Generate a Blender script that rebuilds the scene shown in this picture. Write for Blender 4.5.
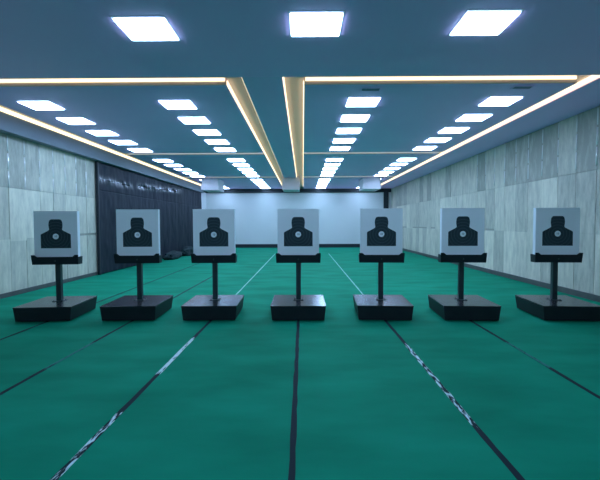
import bpy, bmesh, math, random
from mathutils import Vector, Matrix, noise
random.seed(4)
for o in list(bpy.data.objects):
    bpy.data.objects.remove(o)
SC = bpy.context.scene
C = SC.collection

# ------------------------------------------------------------------ camera
F, VX, VY, EYE = 400.0, 303.0, 224.0, 1.6
cam_d = bpy.data.cameras.new('camera')
cam_d.sensor_width = 36.0
cam_d.lens = F / 600.0 * 36.0
cam = bpy.data.objects.new('camera', cam_d)
C.objects.link(cam)
pitch = math.atan((240 - VY) / F)
yaw = math.atan((VX - 300) / F * math.cos(pitch))
cam.matrix_world = (Matrix.Translation((0, 0, EYE)) @ Matrix.Rotation(yaw, 4, 'Z')
                    @ Matrix.Rotation(math.pi / 2 - pitch, 4, 'X') @ Matrix.Rotation(math.radians(-0.2), 4, 'Z'))
SC.camera = cam

# ------------------------------------------------------------------ world, exposure
w = bpy.data.worlds.new('world'); SC.world = w; w.use_nodes = True
w.node_tree.nodes['Background'].inputs[0].default_value = (0.30, 0.42, 0.55, 1)
w.node_tree.nodes['Background'].inputs[1].default_value = 0.05
SC.view_settings.view_transform = 'Standard'
SC.view_settings.look = 'None'
SC.view_settings.exposure = 0.1
SC.view_settings.gamma = 1.0
SC.view_settings.use_curve_mapping = False
LAMP_COL, LAMP_E = (0.48, 0.74, 1.16), 20.0
STRIP_COL, STRIP_E = (1.0, 0.83, 0.52), 1.9

# ------------------------------------------------------------------ helpers
def add_box(bm, x0, x1, y0, y1, z0, z1):
    v = [bm.verts.new(p) for p in ((x0,y0,z0),(x1,y0,z0),(x1,y1,z0),(x0,y1,z0),(x0,y0,z1),(x1,y0,z1),(x1,y1,z1),(x0,y1,z1))]
    return [bm.faces.new([v[i] for i in f]) for f in ((3,2,1,0),(4,5,6,7),(0,1,5,4),(1,2,6,5),(2,3,7,6),(3,0,4,7))]

def add_frustum(bm, b, t):
    """b, t = (x0,x1,y0,y1,z) bottom and top rectangles"""
    v = [bm.verts.new(p) for p in ((b[0],b[2],b[4]),(b[1],b[2],b[4]),(b[1],b[3],b[4]),(b[0],b[3],b[4]),
                                   (t[0],t[2],t[4]),(t[1],t[2],t[4]),(t[1],t[3],t[4]),(t[0],t[3],t[4]))]
    for f in ((3,2,1,0),(4,5,6,7),(0,1,5,4),(1,2,6,5),(2,3,7,6),(3,0,4,7)):
        bm.faces.new([v[i] for i in f])

def add_prism(bm, pts, y0, y1, shift=None):
    """polygon in XZ extruded along Y (pts counter-clockwise seen from -Y); shift(z) offsets Y"""
    s = shift or (lambda z: 0.0)
    a = [bm.verts.new((x, y0 + s(z), z)) for x, z in pts]
    b = [bm.verts.new((x, y1 + s(z), z)) for x, z in pts]
    n = len(pts)
    bm.faces.new(a); bm.faces.new(b[::-1])
    for i in range(n):
        bm.faces.new((a[(i+1) % n], a[i], b[i], b[(i+1) % n]))

def add_cyl(bm, c, r, h, axis='Z', seg=24):
    m = Matrix.Translation(c)
    if axis == 'Y': m = m @ Matrix.Rotation(math.pi/2, 4, 'X')
    if axis == 'X': m = m @ Matrix.Rotation(math.pi/2, 4, 'Y')
    bmesh.ops.create_cone(bm, cap_ends=True, segments=seg, radius1=r, radius2=r, depth=h, matrix=m)

def obj(name, bm, m, parent=None, bevel=0.0, smooth=False):
    me = bpy.data.meshes.new(name)
    bmesh.ops.recalc_face_normals(bm, faces=bm.faces)
    bm.to_mesh(me); bm.free()
    me.materials.append(m)
    o = bpy.data.objects.new(name, me); C.objects.link(o)
    if parent: o.parent = parent
    if bevel:
        b = o.modifiers.new('bevel', 'BEVEL'); b.width = bevel; b.segments = 2; b.limit_method = 'ANGLE'
    if smooth:
        for p in me.polygons: p.use_smooth = True
    return o

def boxobj(name, dims, m, parent=None, bevel=0.0):
    bm = bmesh.new(); add_box(bm, *dims)
    return obj(name, bm, m, parent, bevel)

def thing(name, label, cat, loc=(0,0,0), group=None):
    o = bpy.data.objects.new(name, None); C.objects.link(o)
    o.location = loc; o['label'] = label; o['category'] = cat
    o.empty_display_size = 0.1
    if group: o['group'] = group
    return o

def tag(o, label, cat, group=None):
    o['label'] = label; o['category'] = cat
    if group: o['group'] = group
    return o

def struct(o):
    o['kind'] = 'structure'; return o

def dup(root, loc, label, rotz=0):
    r = root.copy(); C.objects.link(r); r.location = loc; r.rotation_euler = (0, 0, rotz); r['label'] = label
    for ch in list(root.children):
        c = ch.copy(); C.objects.link(c); c.parent = r
        for g in list(ch.children):
            d = g.copy(); C.objects.link(d); d.parent = c
    return r

# ------------------------------------------------------------------ materials
def base_mat(name, col, rough=0.6, spec=0.5, metal=0.0):
    m = bpy.data.materials.new(name); m.use_nodes = True
    b = m.node_tree.nodes['Principled BSDF']
    b.inputs['Base Color'].default_value = (*col, 1); b.inputs['Roughness'].default_value = rough
    b.inputs['Metallic'].default_value = metal; b.inputs['Specular IOR Level'].default_value = spec
    return m

def mottled(name, col, col2, scale=3.0, rough=0.6, spec=0.5, stretch=(1,1,1), bump=0.0, detail=5, lo=0.3, hi=0.7):
    m = base_mat(name, col, rough, spec)
    N, L = m.node_tree.nodes, m.node_tree.links
    b = N['Principled BSDF']
    tc = N.new('ShaderNodeTexCoord'); mp = N.new('ShaderNodeMapping'); mp.inputs['Scale'].default_value = stretch
    nz = N.new('ShaderNodeTexNoise'); nz.inputs['Scale'].default_value = scale; nz.inputs['Detail'].default_value = detail
    rp = N.new('ShaderNodeValToRGB')
    rp.color_ramp.elements[0].position = lo; rp.color_ramp.elements[0].color = (*col, 1)
    rp.color_ramp.elements[1].position = hi; rp.color_ramp.elements[1].color = (*col2, 1)
    L.new(tc.outputs['Object'], mp.inputs[0]); L.new(mp.outputs[0], nz.inputs['Vector'])
    L.new(nz.outputs['Fac'], rp.inputs[0]); L.new(rp.outputs[0], b.inputs['Base Color'])
    if bump:
        bp = N.new('ShaderNodeBump'); bp.inputs['Strength'].default_value = bump; bp.inputs['Distance'].default_value = 0.01
        L.new(nz.outputs['Fac'], bp.inputs['Height']); L.new(bp.outputs[0], b.inputs['Normal'])
    return m

def emit_mat(name, col, e):
    m = bpy.data.materials.new(name); m.use_nodes = True
    N, L = m.node_tree.nodes, m.node_tree.links
    N.remove(N['Principled BSDF'])
    em = N.new('ShaderNodeEmission'); em.inputs[0].default_value = (*col, 1); em.inputs[1].default_value = e
    L.new(em.outputs[0], N['Material Output'].inputs[0])
    return m

def board_wall_mat(name, c0, c1):
    """wall boards: tone per board from a face attribute, fine grain running up the board"""
    m = base_mat(name, c0, 0.62, 0.35)
    N, L = m.node_tree.nodes, m.node_tree.links
    b = N['Principled BSDF']
    at = N.new('ShaderNodeAttribute'); at.attribute_name = 'tone'
    tc = N.new('ShaderNodeTexCoord'); mp = N.new('ShaderNodeMapping'); mp.inputs['Scale'].default_value = (3, 5, 1.3)
    nz = N.new('ShaderNodeTexNoise'); nz.inputs['Scale'].default_value = 1.6; nz.inputs['Detail'].default_value = 7
    nz.inputs['Roughness'].default_value = 0.65
    ad = N.new('ShaderNodeMath'); ad.operation = 'MULTIPLY_ADD'
    ad.inputs[1].default_value = 1.15
    L.new(tc.outputs['Object'], mp.inputs[0]); L.new(mp.outputs[0], nz.inputs['Vector'])
    sb = N.new('ShaderNodeMath'); sb.operation = 'SUBTRACT'; sb.inputs[1].default_value = 0.575
    L.new(at.outputs['Fac'], sb.inputs[0])
    L.new(nz.outputs['Fac'], ad.inputs[0]); L.new(sb.outputs[0], ad.inputs[2])
    rp = N.new('ShaderNodeValToRGB')
    rp.color_ramp.elements[0].position = 0.1; rp.color_ramp.elements[0].color = (*c0, 1)
    rp.color_ramp.elements[1].position = 0.9; rp.color_ramp.elements[1].color = (*c1, 1)
    L.new(ad.outputs[0], rp.inputs[0]); L.new(rp.outputs[0], b.inputs['Base Color'])
    return m

def tape_mat(name, dark, pale, ranges):
    """dark tape with pale worn patches; ranges = [(y_position, wear 0..1)...] along object Y in metres, 0..24"""
    m = base_mat(name, dark, 0.7, 0.15)
    N, L = m.node_tree.nodes, m.node_tree.links
    b = N['Principled BSDF']
    tc = N.new('ShaderNodeTexCoord'); sx = N.new('ShaderNodeSeparateXYZ'); L.new(tc.outputs['Object'], sx.inputs[0])
    dv = N.new('ShaderNodeMath'); dv.operation = 'DIVIDE'; dv.inputs[1].default_value = 24.0; L.new(sx.outputs['Y'], dv.inputs[0])
    rp = N.new('ShaderNodeValToRGB'); el = rp.color_ramp.elements
    el[0].position = ranges[0][0]/24; el[0].color = (ranges[0][1],)*3 + (1,)
    el[1].position = ranges[-1][0]/24; el[1].color = (ranges[-1][1],)*3 + (1,)
    for y, v in ranges[1:-1]:
        e = el.new(y/24); e.color = (v, v, v, 1)
    L.new(dv.outputs[0], rp.inputs[0])
    mp = N.new('ShaderNodeMapping'); mp.inputs['Scale'].default_value = (30, 5, 1); L.new(tc.outputs['Object'], mp.inputs[0])
    nz = N.new('ShaderNodeTexNoise'); nz.inputs['Scale'].default_value = 1.5; nz.inputs['Detail'].default_value = 4
    L.new(mp.outputs[0], nz.inputs['Vector'])
    s = N.new('ShaderNodeMath'); s.operation = 'ADD'; L.new(rp.outputs[0], s.inputs[0]); L.new(nz.outputs['Fac'], s.inputs[1])
    st = N.new('ShaderNodeMapRange'); st.inputs[1].default_value = 0.97; st.inputs[2].default_value = 1.05; L.new(s.outputs[0], st.inputs[0])
    mx = N.new('ShaderNodeMix'); mx.data_type = 'RGBA'
    mx.inputs[6].default_value = (*dark, 1); mx.inputs[7].default_value = (*pale, 1)
    L.new(st.outputs[0], mx.inputs[0]); L.new(mx.outputs[2], b.inputs['Base Color'])
    return m

def silhouette_mat():
    """printed chest figure: dark ink with thin pale scoring rings round the centre (object origin)"""
    m = base_mat('figure_ink', (0.018, 0.035, 0.042), 0.6, 0.3)
    N, L = m.node_tree.nodes, m.node_tree.links
    b = N['Principled BSDF']
    tc = N.new('ShaderNodeTexCoord'); sx = N.new('ShaderNodeSeparateXYZ'); L.new(tc.outputs['Object'], sx.inputs[0])
    cb = N.new('ShaderNodeCombineXYZ'); L.new(sx.outputs['X'], cb.inputs[0]); L.new(sx.outputs['Z'], cb.inputs[1])
    ln = N.new('ShaderNodeVectorMath'); ln.operation = 'LENGTH'; L.new(cb.outputs[0], ln.inputs[0])
    md = N.new('ShaderNodeMath'); md.operation = 'PINGPONG'; md.inputs[1].default_value = 0.025; L.new(ln.outputs['Value'], md.inputs[0])
    lt = N.new('ShaderNodeMath'); lt.operation = 'LESS_THAN'; lt.inputs[1].default_value = 0.0035; L.new(md.outputs[0], lt.inputs[0])
    mx = N.new('ShaderNodeMix'); mx.data_type = 'RGBA'
    mx.inputs[6].default_value = (0.018, 0.036, 0.043, 1); mx.inputs[7].default_value = (0.055, 0.085, 0.092, 1)
    L.new(lt.outputs[0], mx.inputs[0]); L.new(mx.outputs[2], b.inputs['Base Color'])
    return m

M = {}
M['floor'] = mottled('green_floor', (0.002, 0.182, 0.098), (0.006, 0.268, 0.152), 0.9, 0.75, 0.05, (1, 2.2, 1), 0.05, 8, 0.3, 0.72)
M['ceil'] = mottled('blue_ceiling', (0.86, 0.57, 0.97), (0.89, 0.60, 0.99), 0.6, 0.55, 0.4)
M['beam'] = mottled('teal_beam', (0.72, 0.52, 0.88), (0.75, 0.55, 0.91), 0.8, 0.5, 0.4)
M['cream'] = base_mat('cream_cove_paint', (0.68, 0.56, 0.50), 0.6)
M['soffit'] = mottled('shaded_soffit', (0.15, 0.19, 0.23), (0.17, 0.21, 0.25), 0.7, 0.6, 0.3)  # shade put into the colour, since the lamps light this face directly
M['rim_glow'] = emit_mat('weak_rim_glow', (0.85, 0.92, 0.95), 0.42)  # weak emission standing in for the lit rims of the farther panels
M['wall'] = board_wall_mat('grey_wall_boards', (0.32, 0.32, 0.27), (0.76, 0.71, 0.57))
M['screen'] = mottled('white_screen', (0.62, 0.64, 0.64), (0.66, 0.68, 0.68), 0.5, 0.7, 0.2)
M['plain'] = base_mat('white_plain_wall', (0.8, 0.8, 0.8), 0.7)
M['black'] = base_mat('black_trim', (0.008, 0.014, 0.022), 0.5)
M['skirt'] = mottled('brown_grey_skirting', (0.06, 0.068, 0.066), (0.085, 0.09, 0.085), 4, 0.5)
M['metal_strip'] = base_mat('bright_joint_metal', (0.97, 0.96, 0.92), 0.2, 0.9, 0.3)
M['lamp'] = emit_mat('lamp_diffuser', LAMP_COL, LAMP_E)
M['frame'] = base_mat('white_lamp_frame', (0.8, 0.84, 0.88), 0.4)
M['led'] = emit_mat('warm_led', STRIP_COL, STRIP_E)
M['board'] = mottled('pale_target_board', (0.82, 0.82, 0.82), (0.85, 0.85, 0.85), 2.5, 0.7, 0.2)
M['edge'] = base_mat('white_foam_edge', (0.80, 0.86, 0.90), 0.7)
M['ink'] = silhouette_mat()
M['disc'] = base_mat('white_centre_disc', (0.78, 0.83, 0.84), 0.6)
M['steel'] = mottled('black_painted_steel', (0.006, 0.010, 0.014), (0.010, 0.014, 0.018), 6, 0.5, 0.3)
M['top'] = mottled('glossy_black_top', (0.020, 0.020, 0.024), (0.030, 0.028, 0.030), 5, 0.22, 0.6)
M['pole'] = mottled('dark_green_black_pole', (0.012, 0.026, 0.030), (0.018, 0.032, 0.036), 8, 0.4, 0.5)
M['rubber'] = base_mat('rubber_foot', (0.01, 0.01, 0.01), 0.8)
M['curtain'] = mottled('navy_curtain', (0.004, 0.010, 0.020), (0.007, 0.013, 0.024), 1.5, 0.65, 0.25, (1, 4, 0.4))
def slick_mat():
    m = mottled('navy_curtain_slick', (0.004, 0.010, 0.020), (0.007, 0.013, 0.024), 1.5, 0.65, 0.25, (1, 4, 0.4))
    N, L = m.node_tree.nodes, m.node_tree.links
    at = N.new('ShaderNodeAttribute'); at.attribute_name = 'slick'
    mr = N.new('ShaderNodeMapRange'); mr.inputs[3].default_value = 0.65; mr.inputs[4].default_value = 0.13
    ms = N.new('ShaderNodeMapRange'); ms.inputs[3].default_value = 0.2; ms.inputs[4].default_value = 0.9
    L.new(at.outputs['Fac'], mr.inputs[0]); L.new(at.outputs['Fac'], ms.inputs[0])
    L.new(mr.outputs[0], N['Principled BSDF'].inputs['Roughness']); L.new(ms.outputs[0], N['Principled BSDF'].inputs['Specular IOR Level'])
    return m
M['slick'] = slick_mat()
M['bundle'] = mottled('dark_bundle_cloth', (0.008, 0.022, 0.026), (0.016, 0.034, 0.036), 6, 0.8, 0.2)
M['box'] = mottled('pale_grey_box', (0.62, 0.57, 0.62), (0.66, 0.61, 0.66), 2, 0.5)
M['vent'] = base_mat('dark_blue_vent', (0.22, 0.24, 0.40), 0.5)

# ------------------------------------------------------------------ setting
XL, XR, YF, YB, ZC, ZT = -6.58, 6.0, -3.0, 27.2, 3.97, 4.09
struct(boxobj('floor', (XL-0.2, XR+0.2, YF-0.2, YB+0.2, -0.15, 0), M['floor']))
struct(boxobj('ceiling', (XL-0.2, XR+0.2, YF-0.2, YB+0.2, ZT, ZT+0.15), M['cream']))
struct(boxobj('wall_back', (XL-0.2, XR+0.2, YB, YB+0.15, 0, ZT), M['screen']))
struct(boxobj('wall_front', (XL-0.2, XR+0.2, YF-0.15, YF, 0, ZT), M['plain']))

def board_wall(name, x, side, pitch_y, y_ref, y_end, rows):
    """side=+1: wall at +X facing -X. Boards proud of a backing slab, one mesh with a tone per face"""
    bm = bmesh.new(); lay = bm.faces.layers.float.new('tone')
    fs = add_box(bm, *((x+0.02, x+0.17) if side > 0 else (x-0.17, x-0.02)), YF, YB, 0, ZT)
    for f in fs: f[lay] = 0.05
    rnd = random.Random(11 if side > 0 else 23)
    for ri, (z0, z1) in enumerate(rows):
        n0 = int((YF - y_ref) / pitch_y) + 1
        n1 = int((y_end - y_ref) / pitch_y) + 1
        for k in range(n0, n1):
            off = 0.0 if ri == 2 else (0.31 if ri == 0 else 0.0)
            a = y_ref + k*pitch_y; b = min(a + pitch_y, YB)
            t = rnd.choice([0.34, 0.46, 0.52, 0.56, 0.62, 0.7]) if ri < 2 else rnd.choice([0.12, 0.2, 0.3, 0.42, 0.48])
            g = rnd.choice([0.003, 0.003, 0.010])
            p = rnd.uniform(0.0, 0.008)
            xs = (x - p, x + 0.03) if side > 0 else (x - 0.03, x + p)
            zz = z0 + (rnd.choice([0, 0, 0.06, -0.05]) if ri == 1 else 0)
            for f in add_box(bm, *xs, a + g, b - g, zz + 0.003, z1 - 0.004): f[lay] = t
    o = struct(obj(name, bm, M['wall']))
    n0 = int((7.0 - y_ref) / pitch_y)
    for k in range(n0, n0 + 12):
        y = y_ref + k*pitch_y
        if y > y_end - 0.3: break
        z1 = rows[2][1]
        st = bmesh.new()
        for (a, b) in ((0.03, 0.30), (0.34, 0.62), (0.66, 0.95)):
            r = random.Random(k*7 + int(a*100))
            h0, h1 = rows[2][1] - b*1.25, rows[2][1] - a*1.25
            add_cyl(st, (x - side*0.006, y, (h0+h1)/2), r.uniform(0.012, 0.019), h1-h0, 'Z', 16)
        obj('joint_strip', st, M['metal_strip'], o, smooth=True)
    return o

board_wall('wall_right', XR, 1, 0.622, 9.50, 27.2, [(0.12, 1.37), (1.37, 2.69), (2.69, 3.97)])
board_wall('wall_left', XL, -1, 0.535, 10.00, 12.675, [(0.10, 1.28), (1.28, 2.44), (2.44, 3.62)])
struct(boxobj('baseboard_right', (XR-0.03, XR+0.02, YF, YB, 0, 0.13), M['skirt'], bevel=0.006))
struct(boxobj('baseboard_left', (XL-0.02, XL+0.03, YF, 12.63, 0, 0.10), M['skirt'], bevel=0.006))
struct(boxobj('baseboard_back', (XL+0.05, XR-0.05, YB-0.06, YB, 0, 0.24), M['black']))
struct(boxobj('trim_1', (XL+0.05, XR-0.05, YB-0.12, YB, 3.72, ZC), M['black']))
struct(boxobj('trim_2', (5.46, 5.78, YB-0.10, YB-0.001, 0.24, 3.72), M['black']))

# suspended ceiling: near soffit, side soffits, middle beam, two runs of three panels with open coves between
struct(boxobj('ceiling_near_soffit', (XL, XR, YF, 6.55, ZC, ZT), M['ceil']))
struct(boxobj('ceiling_right_soffit', (4.87, XR, 6.55, YB, ZC, ZT), M['ceil']))
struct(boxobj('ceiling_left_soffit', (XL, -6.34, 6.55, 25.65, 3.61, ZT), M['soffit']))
struct(boxobj('wall_left_return', (XL-0.02, XL+0.02, 25.65, YB, 0, 3.72), M['screen']))
struct(boxobj('trim_3', (XL-0.02, XL+0.04, 25.65, YB, 3.72, ZC), M['black']))
struct(boxobj('ceiling_beam', (-0.98, -0.33, 6.55, 20.62, ZC, ZT), M['beam']))
PX = ((-5.97, -1.30), (0.03, 4.65))
PY = ((6.92, 13.38), (13.72, 20.10), (20.50, 27.06))
for x0, x1 in PX:
    for y0, y1 in PY:
        struct(boxobj('ceiling_panel', (x0, x1, y0, y1, ZC, ZT), M['ceil']))
for x0, x1 in PX:
    for y0, y1 in PY:
        # painted cream rim of each panel's near edge
        struct(boxobj('ceiling_panel_rim', (x0, x1, y0-0.015, y0-0.001, ZC+0.001, ZT-0.001), M['cream']))

# ------------------------------------------------------------------ cove light strips
def strip(dims, label, m='led'):
    return tag(boxobj('light_strip', dims, M[m], bevel=0.004), label, 'light strip', 'warm light strips in the ceiling coves')
strip((-6.334, -6.314, 6.6, 25.6, 3.985, 4.075), 'long warm light strip in the cove beside the left wall')
strip((4.844, 4.864, 6.6, 25.0, 3.985, 4.075), 'long warm light strip in the cove beside the right wall')
strip((-1.30, -1.28, 6.95, 25.0, 3.985, 4.06), 'bright warm light strip along the left side of the left middle cove')
strip((-1.00, -0.98, 6.6, 20.6, 4.0, 4.015), 'thin warm light strip along the left edge of the middle ceiling beam')
strip((-0.324, -0.304, 6.6, 20.6, 3.985, 4.05), 'thin warm light strip along the right edge of the middle ceiling beam')
strip((0.01, 0.03, 6.95, 25.6, 3.985, 4.05), 'warm light strip edging the right ceiling panels beside the middle cove')
strip((-5.95, -1.32, 6.885, 6.904, 4.03, 4.085), 'cross light strip at the near end of the left ceiling panels')
strip((0.05, 4.63, 6.885, 6.904, 4.03, 4.085), 'cross light strip at the near end of the right ceiling panels')

for y, wh in ((13.684, 'middle'), (20.464, 'far')):  # glow added along the near rims to draw the pale cross lines
    strip((-5.95, -1.32, y, y+0.018, 3.985, 4.075), 'faint pale glow laid on the near rim of the %s left ceiling panel' % wh, 'rim_glow')
    strip((0.05, 4.63, y, y+0.018, 3.985, 4.075), 'faint pale glow laid on the near rim of the %s right ceiling panel' % wh, 'rim_glow')

# ------------------------------------------------------------------ square ceiling lights
def make_lamp():
    t = thing('ceiling_light', '', 'ceiling light')
    bm = bmesh.new(); h, q = 0.312, 0.298
    add_box(bm, -h, h, -h, -q, -0.005, -0.0005); add_box(bm, -h, h, q, h, -0.005, -0.0005)
    add_box(bm, -h, -q, -q, q, -0.005, -0.0005); add_box(bm, q, h, -q, q, -0.005, -0.0005)
    obj('frame', bm, M['frame'], t)
    bm = bmesh.new()                                   # slightly domed opal diffuser, lights the ceiling round it too
    q, qy = 0.296, 0.258
    add_frustum(bm, (-q+0.003, q-0.003, -qy+0.003, qy-0.003, -0.018), (-q, q, -qy, qy, -0.0005))
    obj('diffuser', bm, M['lamp'], t)
    return t
lamp0 = make_lamp(); used = []
ORD = ['first', 'second', 'third', 'fourth', 'fifth']
def place_lamp(x, y, label, group):
    if not used:
        o = lamp0; o.location = (x, y, ZC); o['label'] = label; used.append(1)
    else:
        o = dup(lamp0, (x, y, ZC), label)
    o['group'] = group
rows = ((-5.17, 'beside the left wall'), (-2.46, 'left of the middle beam'), (1.17, 'right of the middle beam'), (3.83, 'beside the right wall'))
bays = ((8.0, 'near'), (14.9, 'middle'), (21.5, 'far'))
for x, where in rows:
    for y0, bay in bays:
        for k in range(5):
            y = y0 + k*1.2 - (0.1 if x > 0 and bay == 'near' else 0)
            place_lamp(x, y, '%s square ceiling light of the %s panel in the row %s' % (ORD[k], bay, where), 'ceiling lights in the row ' + where)
for x, where in ((-1.88, 'leftmost'), (0.16, 'middle'), (2.15, 'rightmost')):
    place_lamp(x, 4.945 if x < 0 else 4.86, 'square white ceiling light nearest the camera, %s of that cross row' % where, 'ceiling lights over the near soffit')
for y, wr in ((0.8, 'front'), (-1.0, 'rear')):  # added lamps out of view, to brighten the front of the target boards
    for x, where in ((-4.5, 'far left'), (-1.5, 'inner left'), (1.5, 'inner right'), (4.5, 'far right')):
        place_lamp(x, y, 'added unseen fill light in the ceiling by the camera, %s row, %s' % (wr, where), 'added fill lights around the camera, out of view')

# ------------------------------------------------------------------ ceiling vents
def vent(x, y, label):
    t = thing('ceiling_vent', label, 'vent', (x, y, ZC), 'small vents in the right ceiling panel')
    bm = bmesh.new()
    add_box(bm, -0.17, 0.17, -0.08, -0.065, -0.012, -0.0005); add_box(bm, -0.17, 0.17, 0.065, 0.08, -0.012, -0.0005)
    add_box(bm, -0.17, -0.155, -0.065, 0.065, -0.012, -0.0005); add_box(bm, 0.155, 0.17, -0.065, 0.065, -0.012, -0.0005)
    obj('frame', bm, M['ceil'], t)
    bm = bmesh.new()
    for k in range(5):
        add_box(bm, -0.155, 0.155, -0.06 + k*0.026, -0.045 + k*0.026, -0.008, -0.0005)
    obj('grille', bm, M['vent'], t)
vent(1.20, 7.16, 'small dark vent in front of the first light right of the middle beam')
vent(3.83, 7.10, 'small dark vent in front of the first light beside the right wall')

# ------------------------------------------------------------------ boxes hung below the far ceiling
def hung_box(x0, x1, y0, y1, z0, ztop, label, cat='ceiling box'):
    t = thing('ceiling_box', label, cat, ((x0+x1)/2, y0, z0), 'pale boxes under the far ceiling')
    hx = (x1-x0)/2
    boxobj('body', (-hx, hx, 0, y1-y0, 0, ztop-z0), M['box'], t, 0.01)
    boxobj('lower_rim', (-hx-0.02, hx+0.02, -0.02, 0.02, 0.0, 0.28), M['box'], t, 0.005)
    return t
hung_box(-5.22, -4.36, 20.66, 22.2, 3.36, ZC-0.001, 'pale grey box hanging from the far ceiling beside the dark curtain')
hung_box(3.10, 3.98, 20.66, 22.2, 3.38, ZC-0.001, 'pale grey box hanging from the far ceiling beside the right wall')
hung_box(-1.05, -0.18, 20.68, 22.2, 3.37, ZT-0.001, 'pale grey box at the far end of the middle ceiling beam')
tag(boxobj('bar_bracket', (-0.86, -0.72, YB-0.24, YB-0.12, 3.78, 4.02), M['black'], bevel=0.01), 'small black bracket on the black bar above the white screen, under the middle beam', 'bracket')

# ------------------------------------------------------------------ dark curtain on the left
def wavy_sheet(y0, y1, z0, z1, x, amp, seed, ny, nz, crumple):
    bm = bmesh.new(); g = []
    for i in range(ny+1):
        y = y0 + (y1-y0)*i/ny; col = []
        for j in range(nz+1):
            z = z0 + (z1-z0)*j/nz
            d = amp*math.sin(y*5.1 + seed + 0.7*math.sin(y*1.7)) + amp*0.5*math.sin(y*11.3 + seed*2)
            d += crumple*noise.noise((y*2.0, z*1.6, seed))
            d += crumple*0.5*noise.noise((y*6.0, z*3.0, seed+3))
            col.append(bm.verts.new((x + d, y, z)))
        g.append(col)
    for i in range(ny):
        for j in range(nz):
            bm.faces.new((g[i][j], g[i+1][j], g[i+1][j+1], g[i][j+1]))
    return bm
cur = thing('dark_curtain', 'tall dark navy curtain covering the far part of the left wall', 'curtain', (XL+0.09, 12.68, 0))
def csheet(name, args, m):
    o = obj(name, wavy_sheet(*args), m, cur, smooth=True)
    s = o.modifiers.new('solid', 'SOLIDIFY'); s.thickness = 0.006
    return o
csheet('lower_sheet', (0.02, 12.97, 0.02, 2.70, 0.0, 0.006, 1.0, 420, 78, 0.02), M['curtain'])
bm = bmesh.new(); lay = bm.verts.layers.float.new('slick'); g = []; NY, NZ = 420, 26
for i in range(NY+1):
    y = 0.02 + 12.95*i/NY; col = []
    for j in range(NZ+1):
        z = 2.70 + 0.90*j/NZ
        if y < 2.9: k = 0.75*math.exp(-((z-3.06)/0.10)**2) * min(1, (2.9-y)/0.6)
        elif y < 9.0: k = math.exp(-((z-3.10-0.045*(y-2.9))/0.11)**2) * min(1, (y-2.9)/0.3, (9.0-y)/1.2)
        else: k = 0.0
        d = 0.006*math.sin(y*5.1 + 1.0 + 0.7*math.sin(y*1.7)) + 0.003*math.sin(y*11.3 + 2.0)
        d += 0.02*noise.noise((y*2.0, z*1.6, 1.0)) + 0.01*noise.noise((y*6.0, z*3.0, 4.0))
        d += k*(0.08*noise.noise((y*3.3, z*2.4, 5)) + 0.045*noise.noise((y*8.0, z*5.0, 9)))
        v = bm.verts.new((d, y, z)); v[lay] = k; col.append(v)
    g.append(col)
for i in range(NY):
    for j in range(NZ):
        bm.faces.new((g[i][j], g[i+1][j], g[i+1][j+1], g[i][j+1]))
up = obj('upper_sheet', bm, M['slick'], cur, smooth=True)
sm = up.modifiers.new('solid', 'SOLIDIFY'); sm.thickness = 0.006
boxobj('edge_post', (-0.05, 0.03, -0.04, 0.02, 0, 3.60), M['black'], cur)

def bundle(name, x, y, lx, ly, h, seed, label):
    bm = bmesh.new()
    bmesh.ops.create_icosphere(bm, subdivisions=4, radius=1.0)
    for v in bm.verts:
        p = v.co.copy()
        k = 1 + 0.35*noise.noise(p*1.7 + Vector((seed, 0, 0))) + 0.18*noise.noise(p*4.1 + Vector((0, seed, 0)))
        v.co = Vector((p.x*k*lx, p.y*k*ly, max(p.z*k, -0.55)*h + 0.55*h))
    o = obj(name, bm, M['bundle'], smooth=True); o.location = (x, y, 0)
    return tag(o, label, 'bundle', 'dark bundles at the foot of the curtain')
bundle('cloth_bundle', -6.08, 18.6, 0.26, 0.95, 0.22, 1.3, 'low dark bundle at the foot of the dark curtain, nearer one')
bundle('cloth_bundle', -6.02, 20.75, 0.30, 0.85, 0.27, 4.1, 'dark rumpled bundle at the foot of the dark curtain, middle and tallest one')
bundle('cloth_bundle', -6.10, 22.9, 0.26, 0.9, 0.22, 7.7, 'low dark bundle at the foot of the dark curtain, one nearest the white screen')

# ------------------------------------------------------------------ lane lines on the floor
def line(x, y0, y1, wd, m, label, xb=None):
    bm = bmesh.new(); n = max(2, int((y1-y0)/0.15)); a = []; rnd = random.Random(int(x*100)+int(y0*10)); xb = x if xb is None else xb
    for i in range(n+1):
        y = y0 + (y1-y0)*i/n; xx = x + (xb-x)*i/n + rnd.uniform(-0.003, 0.003); hw = wd/2 + rnd.uniform(-0.003, 0.003)
        a.append([bm.verts.new(p) for p in ((xx-hw, y, 0.0006), (xx+hw, y, 0.0006), (xx+hw, y, 0.0026), (xx-hw, y, 0.0026))])
    for i in range(n):
        p, q = a[i], a[i+1]
        for k in range(4):
            bm.faces.new((p[k], p[(k+1) % 4], q[(k+1) % 4], q[k]))
    bm.faces.new(a[0][::-1]); bm.faces.new(a[-1])
    return tag(obj('lane_line', bm, m), label, 'floor line', 'lane lines taped on the green floor')
DK, PALE = (0.004, 0.014, 0.020), (0.55, 0.75, 0.75)
M['tape'] = tape_mat('dark_tape', DK, (0.03, 0.06, 0.07), [(0, 0.3), (24, 0.3)])
M['tape_l'] = tape_mat('worn_tape_left', DK, PALE, [(2.2, 0.45), (3.3, 0.50), (3.45, 0.15), (4.1, 0.15), (4.25, 0.62), (5.5, 0.60), (5.75, 0.1), (6.7, 0.1)])
M['tape_r'] = tape_mat('worn_tape_right', DK, PALE, [(2.2, 0.2), (2.95, 0.25), (3.2, 0.48), (5.2, 0.50), (5.45, 0.2), (5.6, 0.2), (5.7, 0.1), (6.7, 0.1)])
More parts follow.
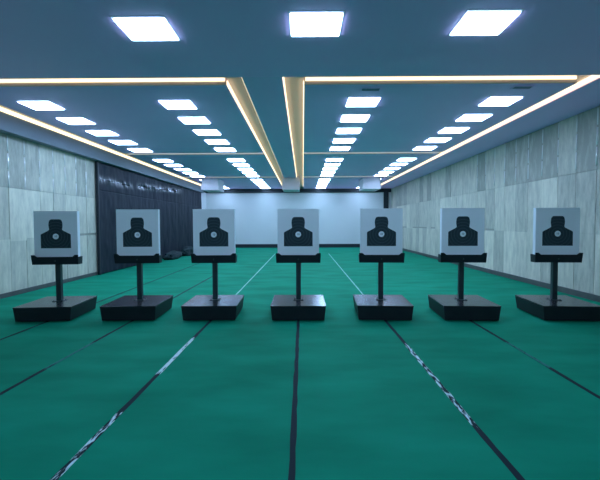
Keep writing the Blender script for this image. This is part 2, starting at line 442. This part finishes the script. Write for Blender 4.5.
M['faded'] = tape_mat('faded_tape', DK, (0.012, 0.16, 0.13), [(2.2, 0.25), (3.9, 0.25), (4.3, 0.3), (4.45, 0.62), (5.3, 0.62), (5.5, 0.2), (24, 0.2)])
M['thread'] = mottled('pale_worn_line', (0.10, 0.36, 0.30), (0.26, 0.52, 0.46), 3, 0.5)
line(-0.075, 1.6, 20.5, 0.045, M['tape'], 'dark line running under the middle target stand', -0.10)
line(-1.575, 1.6, 7.6, 0.046, M['tape_l'], 'dark line with white worn patches in front of the third stand from the left', -1.53)
line(-1.525, 7.7, 21.5, 0.030, M['thread'], 'thin pale line behind the third stand from the left', -1.50)
line(1.355, 1.6, 7.6, 0.046, M['tape_r'], 'dark line with white specks in front of the fifth stand from the left', 1.36)
line(1.35, 7.7, 21.5, 0.030, M['thread'], 'thin pale line behind the fifth stand from the left', 1.38)
line(-2.885, 2.5, 13.0, 0.042, M['faded'], 'narrow dark line passing under the second stand from the left', -2.78)
line(2.70, 2.5, 7.0, 0.042, M['faded'], 'narrow half faded dark line in front of the sixth stand from the left', 2.76)
line(-4.22, 3.5, 19.0, 0.042, M['tape'], 'narrow dark line passing the leftmost stand', -4.29)

# ------------------------------------------------------------------ target stands
def make_stand():
    t = thing('target_stand', '', 'target stand', group='chest target stands across the lanes')
    # weighted base box, wider at the top
    bm = bmesh.new()
    add_frustum(bm, (-0.432, 0.432, -0.497, 0.480, 0.016), (-0.456, 0.456, -0.512, 0.508, 0.242))
    base = obj('base_box', bm, M['steel'], t, 0.006)
    bm = bmesh.new()
    add_frustum(bm, (-0.458, 0.458, -0.514, 0.512, 0.2415), (-0.461, 0.461, -0.518, 0.516, 0.256))
    obj('top_plate', bm, M['top'], t, 0.004)
    for sx in (-1, 1):
        for sy in (-1, 1):
            bm = bmesh.new(); add_cyl(bm, (sx*0.36, sy*0.40, 0.0083), 0.035, 0.0164, seg=16)
            obj('foot', bm, M['rubber'], base)
    # post with a foot plate
    PYc = 0.06
    post = boxobj('post', (-0.042, 0.042, PYc-0.042, PYc+0.042, 0.2555, 0.955), M['pole'], t, 0.006)
    boxobj('foot_plate', (-0.09, 0.09, PYc-0.09, PYc+0.09, 0.2562, 0.264), M['pole'], post, 0.002)
    bm = bmesh.new()
    for sx in (-1, 1):
        for sy in (-1, 1): add_cyl(bm, (sx*0.068, PYc+sy*0.068, 0.268), 0.011, 0.010, seg=6)
    obj('bolts', bm, M['steel'], post)
    # tray: front plate with raised ends, back plate, bottom, two end plates
    z0, z1, z2 = 0.922, 1.058, 1.092
    a, b = 0.384, 0.391
    sh = lambda z: -0.018*(z - z0)/(z1 - z0)
    bm = bmesh.new()
    add_prism(bm, [(-a, z0), (a, z0), (b, z2), (b-0.055, z2), (b-0.095, z1), (-b+0.095, z1), (-b+0.055, z2), (-b, z2)], -0.060, -0.048, sh)
    add_prism(bm, [(-a, z0), (a, z0), (b, z1), (-b, z1)], 0.085, 0.097, lambda z: 0.0)
    add_box(bm, -a, a, -0.060, 0.097, z0-0.001, z0+0.012)
    for s in (-1, 1):
        v = [bm.verts.new(p) for p in ((s*a, -0.06, z0), (s*a, 0.097, z0), (s*b, 0.097, z1), (s*b, -0.078, z1),
                                       (s*(a-0.012), -0.06, z0), (s*(a-0.012), 0.097, z0), (s*(b-0.012), 0.097, z1), (s*(b-0.012), -0.078, z1))]
        for f in ((0,1,2,3),(7,6,5,4),(0,4,5,1),(1,5,6,2),(2,6,7,3),(3,7,4,0)): bm.faces.new([v[i] for i in f])
    tray = obj('tray', bm, M['steel'], t)
    bm = bmesh.new(); add_cyl(bm, (0, -0.072, 0.985), 0.012, 0.014, 'Y', 12)
    obj('bolt', bm, M['pole'], tray)
    # board
    hx = 0.364
    bd = boxobj('target_board', (-hx, hx, -0.018, -0.008, 0.936, 1.866), M['board'], t)
    boxobj('foam_core', (-hx, hx, -0.008, 0.075, 0.936, 1.866), M['edge'], bd)['label'] = 'white foam core behind the printed sheet'
    # printed figure, origin at its centre disc
    cz = 1.418
    pts = [(-0.252, -0.209), (0.252, -0.209), (0.252, 0.030), (0.240, 0.043), (0.128, 0.102), (0.110, 0.118), (0.108, 0.130)]
    head = [(0.116, 0.175), (0.117, 0.215), (0.111, 0.260), (0.101, 0.285), (0.085, 0.300), (0.060, 0.305)]
    prof = pts + head + [(-x, z) for x, z in reversed(head)] + [(-0.108, 0.130), (-0.110, 0.118), (-0.128, 0.102), (-0.240, 0.043), (-0.252, 0.030)]
    bm = bmesh.new(); add_prism(bm, prof, -0.0015, 0.0)
    fig = obj('printed_figure', bm, M['ink'], bd); fig.location = (0, -0.0182, cz); fig['label'] = 'dark head and shoulders target figure'
    bm = bmesh.new(); add_cyl(bm, (0, -0.0205, cz), 0.050, 0.0014, 'Y', 32)
    dc = obj('centre_disc', bm, M['disc'], bd)
    cu = bpy.data.curves.new('centre_number', 'FONT'); cu.body = '10'; cu.size = 0.048; cu.align_x = 'CENTER'; cu.align_y = 'CENTER'; cu.extrude = 0.0004
    tmp = bpy.data.objects.new('centre_number', cu); C.objects.link(tmp)
    me = bpy.data.meshes.new_from_object(tmp.evaluated_get(bpy.context.evaluated_depsgraph_get()))
    bpy.data.objects.remove(tmp)
    me.materials.clear(); me.materials.append(M['ink'])
    nb = bpy.data.objects.new('centre_number', me); C.objects.link(nb); nb.parent = bd
    nb.location = (0, -0.0217, cz); nb.rotation_euler = (math.pi/2, 0, 0)
    return t
stand0 = make_stand()
# x, y, turn, label
stands = [(-4.325, 6.98, -5.0, 'leftmost black target stand, its board against the pale left wall'),
          (-2.912, 7.03, -2.2, 'second black target stand from the left, its board against the dark curtain'),
          (-1.568, 7.04, -1.4, 'third black target stand from the left, at the left edge of the white screen'),
          (-0.083, 7.03, 0.0, 'middle black target stand, board in front of the middle of the white screen'),
          (1.375, 7.03, 3.0, 'fifth black target stand from the left, at the right edge of the white screen'),
          (2.785, 7.00, 3.0, 'sixth black target stand from the left, second from the right end'),
          (4.40, 6.96, 4.0, 'rightmost black target stand, closest to the right wall')]
for i, (x, y, rz, lb) in enumerate(stands):
    if i == 0:
        stand0.location = (x, y, 0); stand0.rotation_euler = (0, 0, math.radians(-rz)); stand0['label'] = lb
    else:
        dup(stand0, (x, y, 0), lb, math.radians(-rz))
stand0.scale = (1, 1, 0.985)
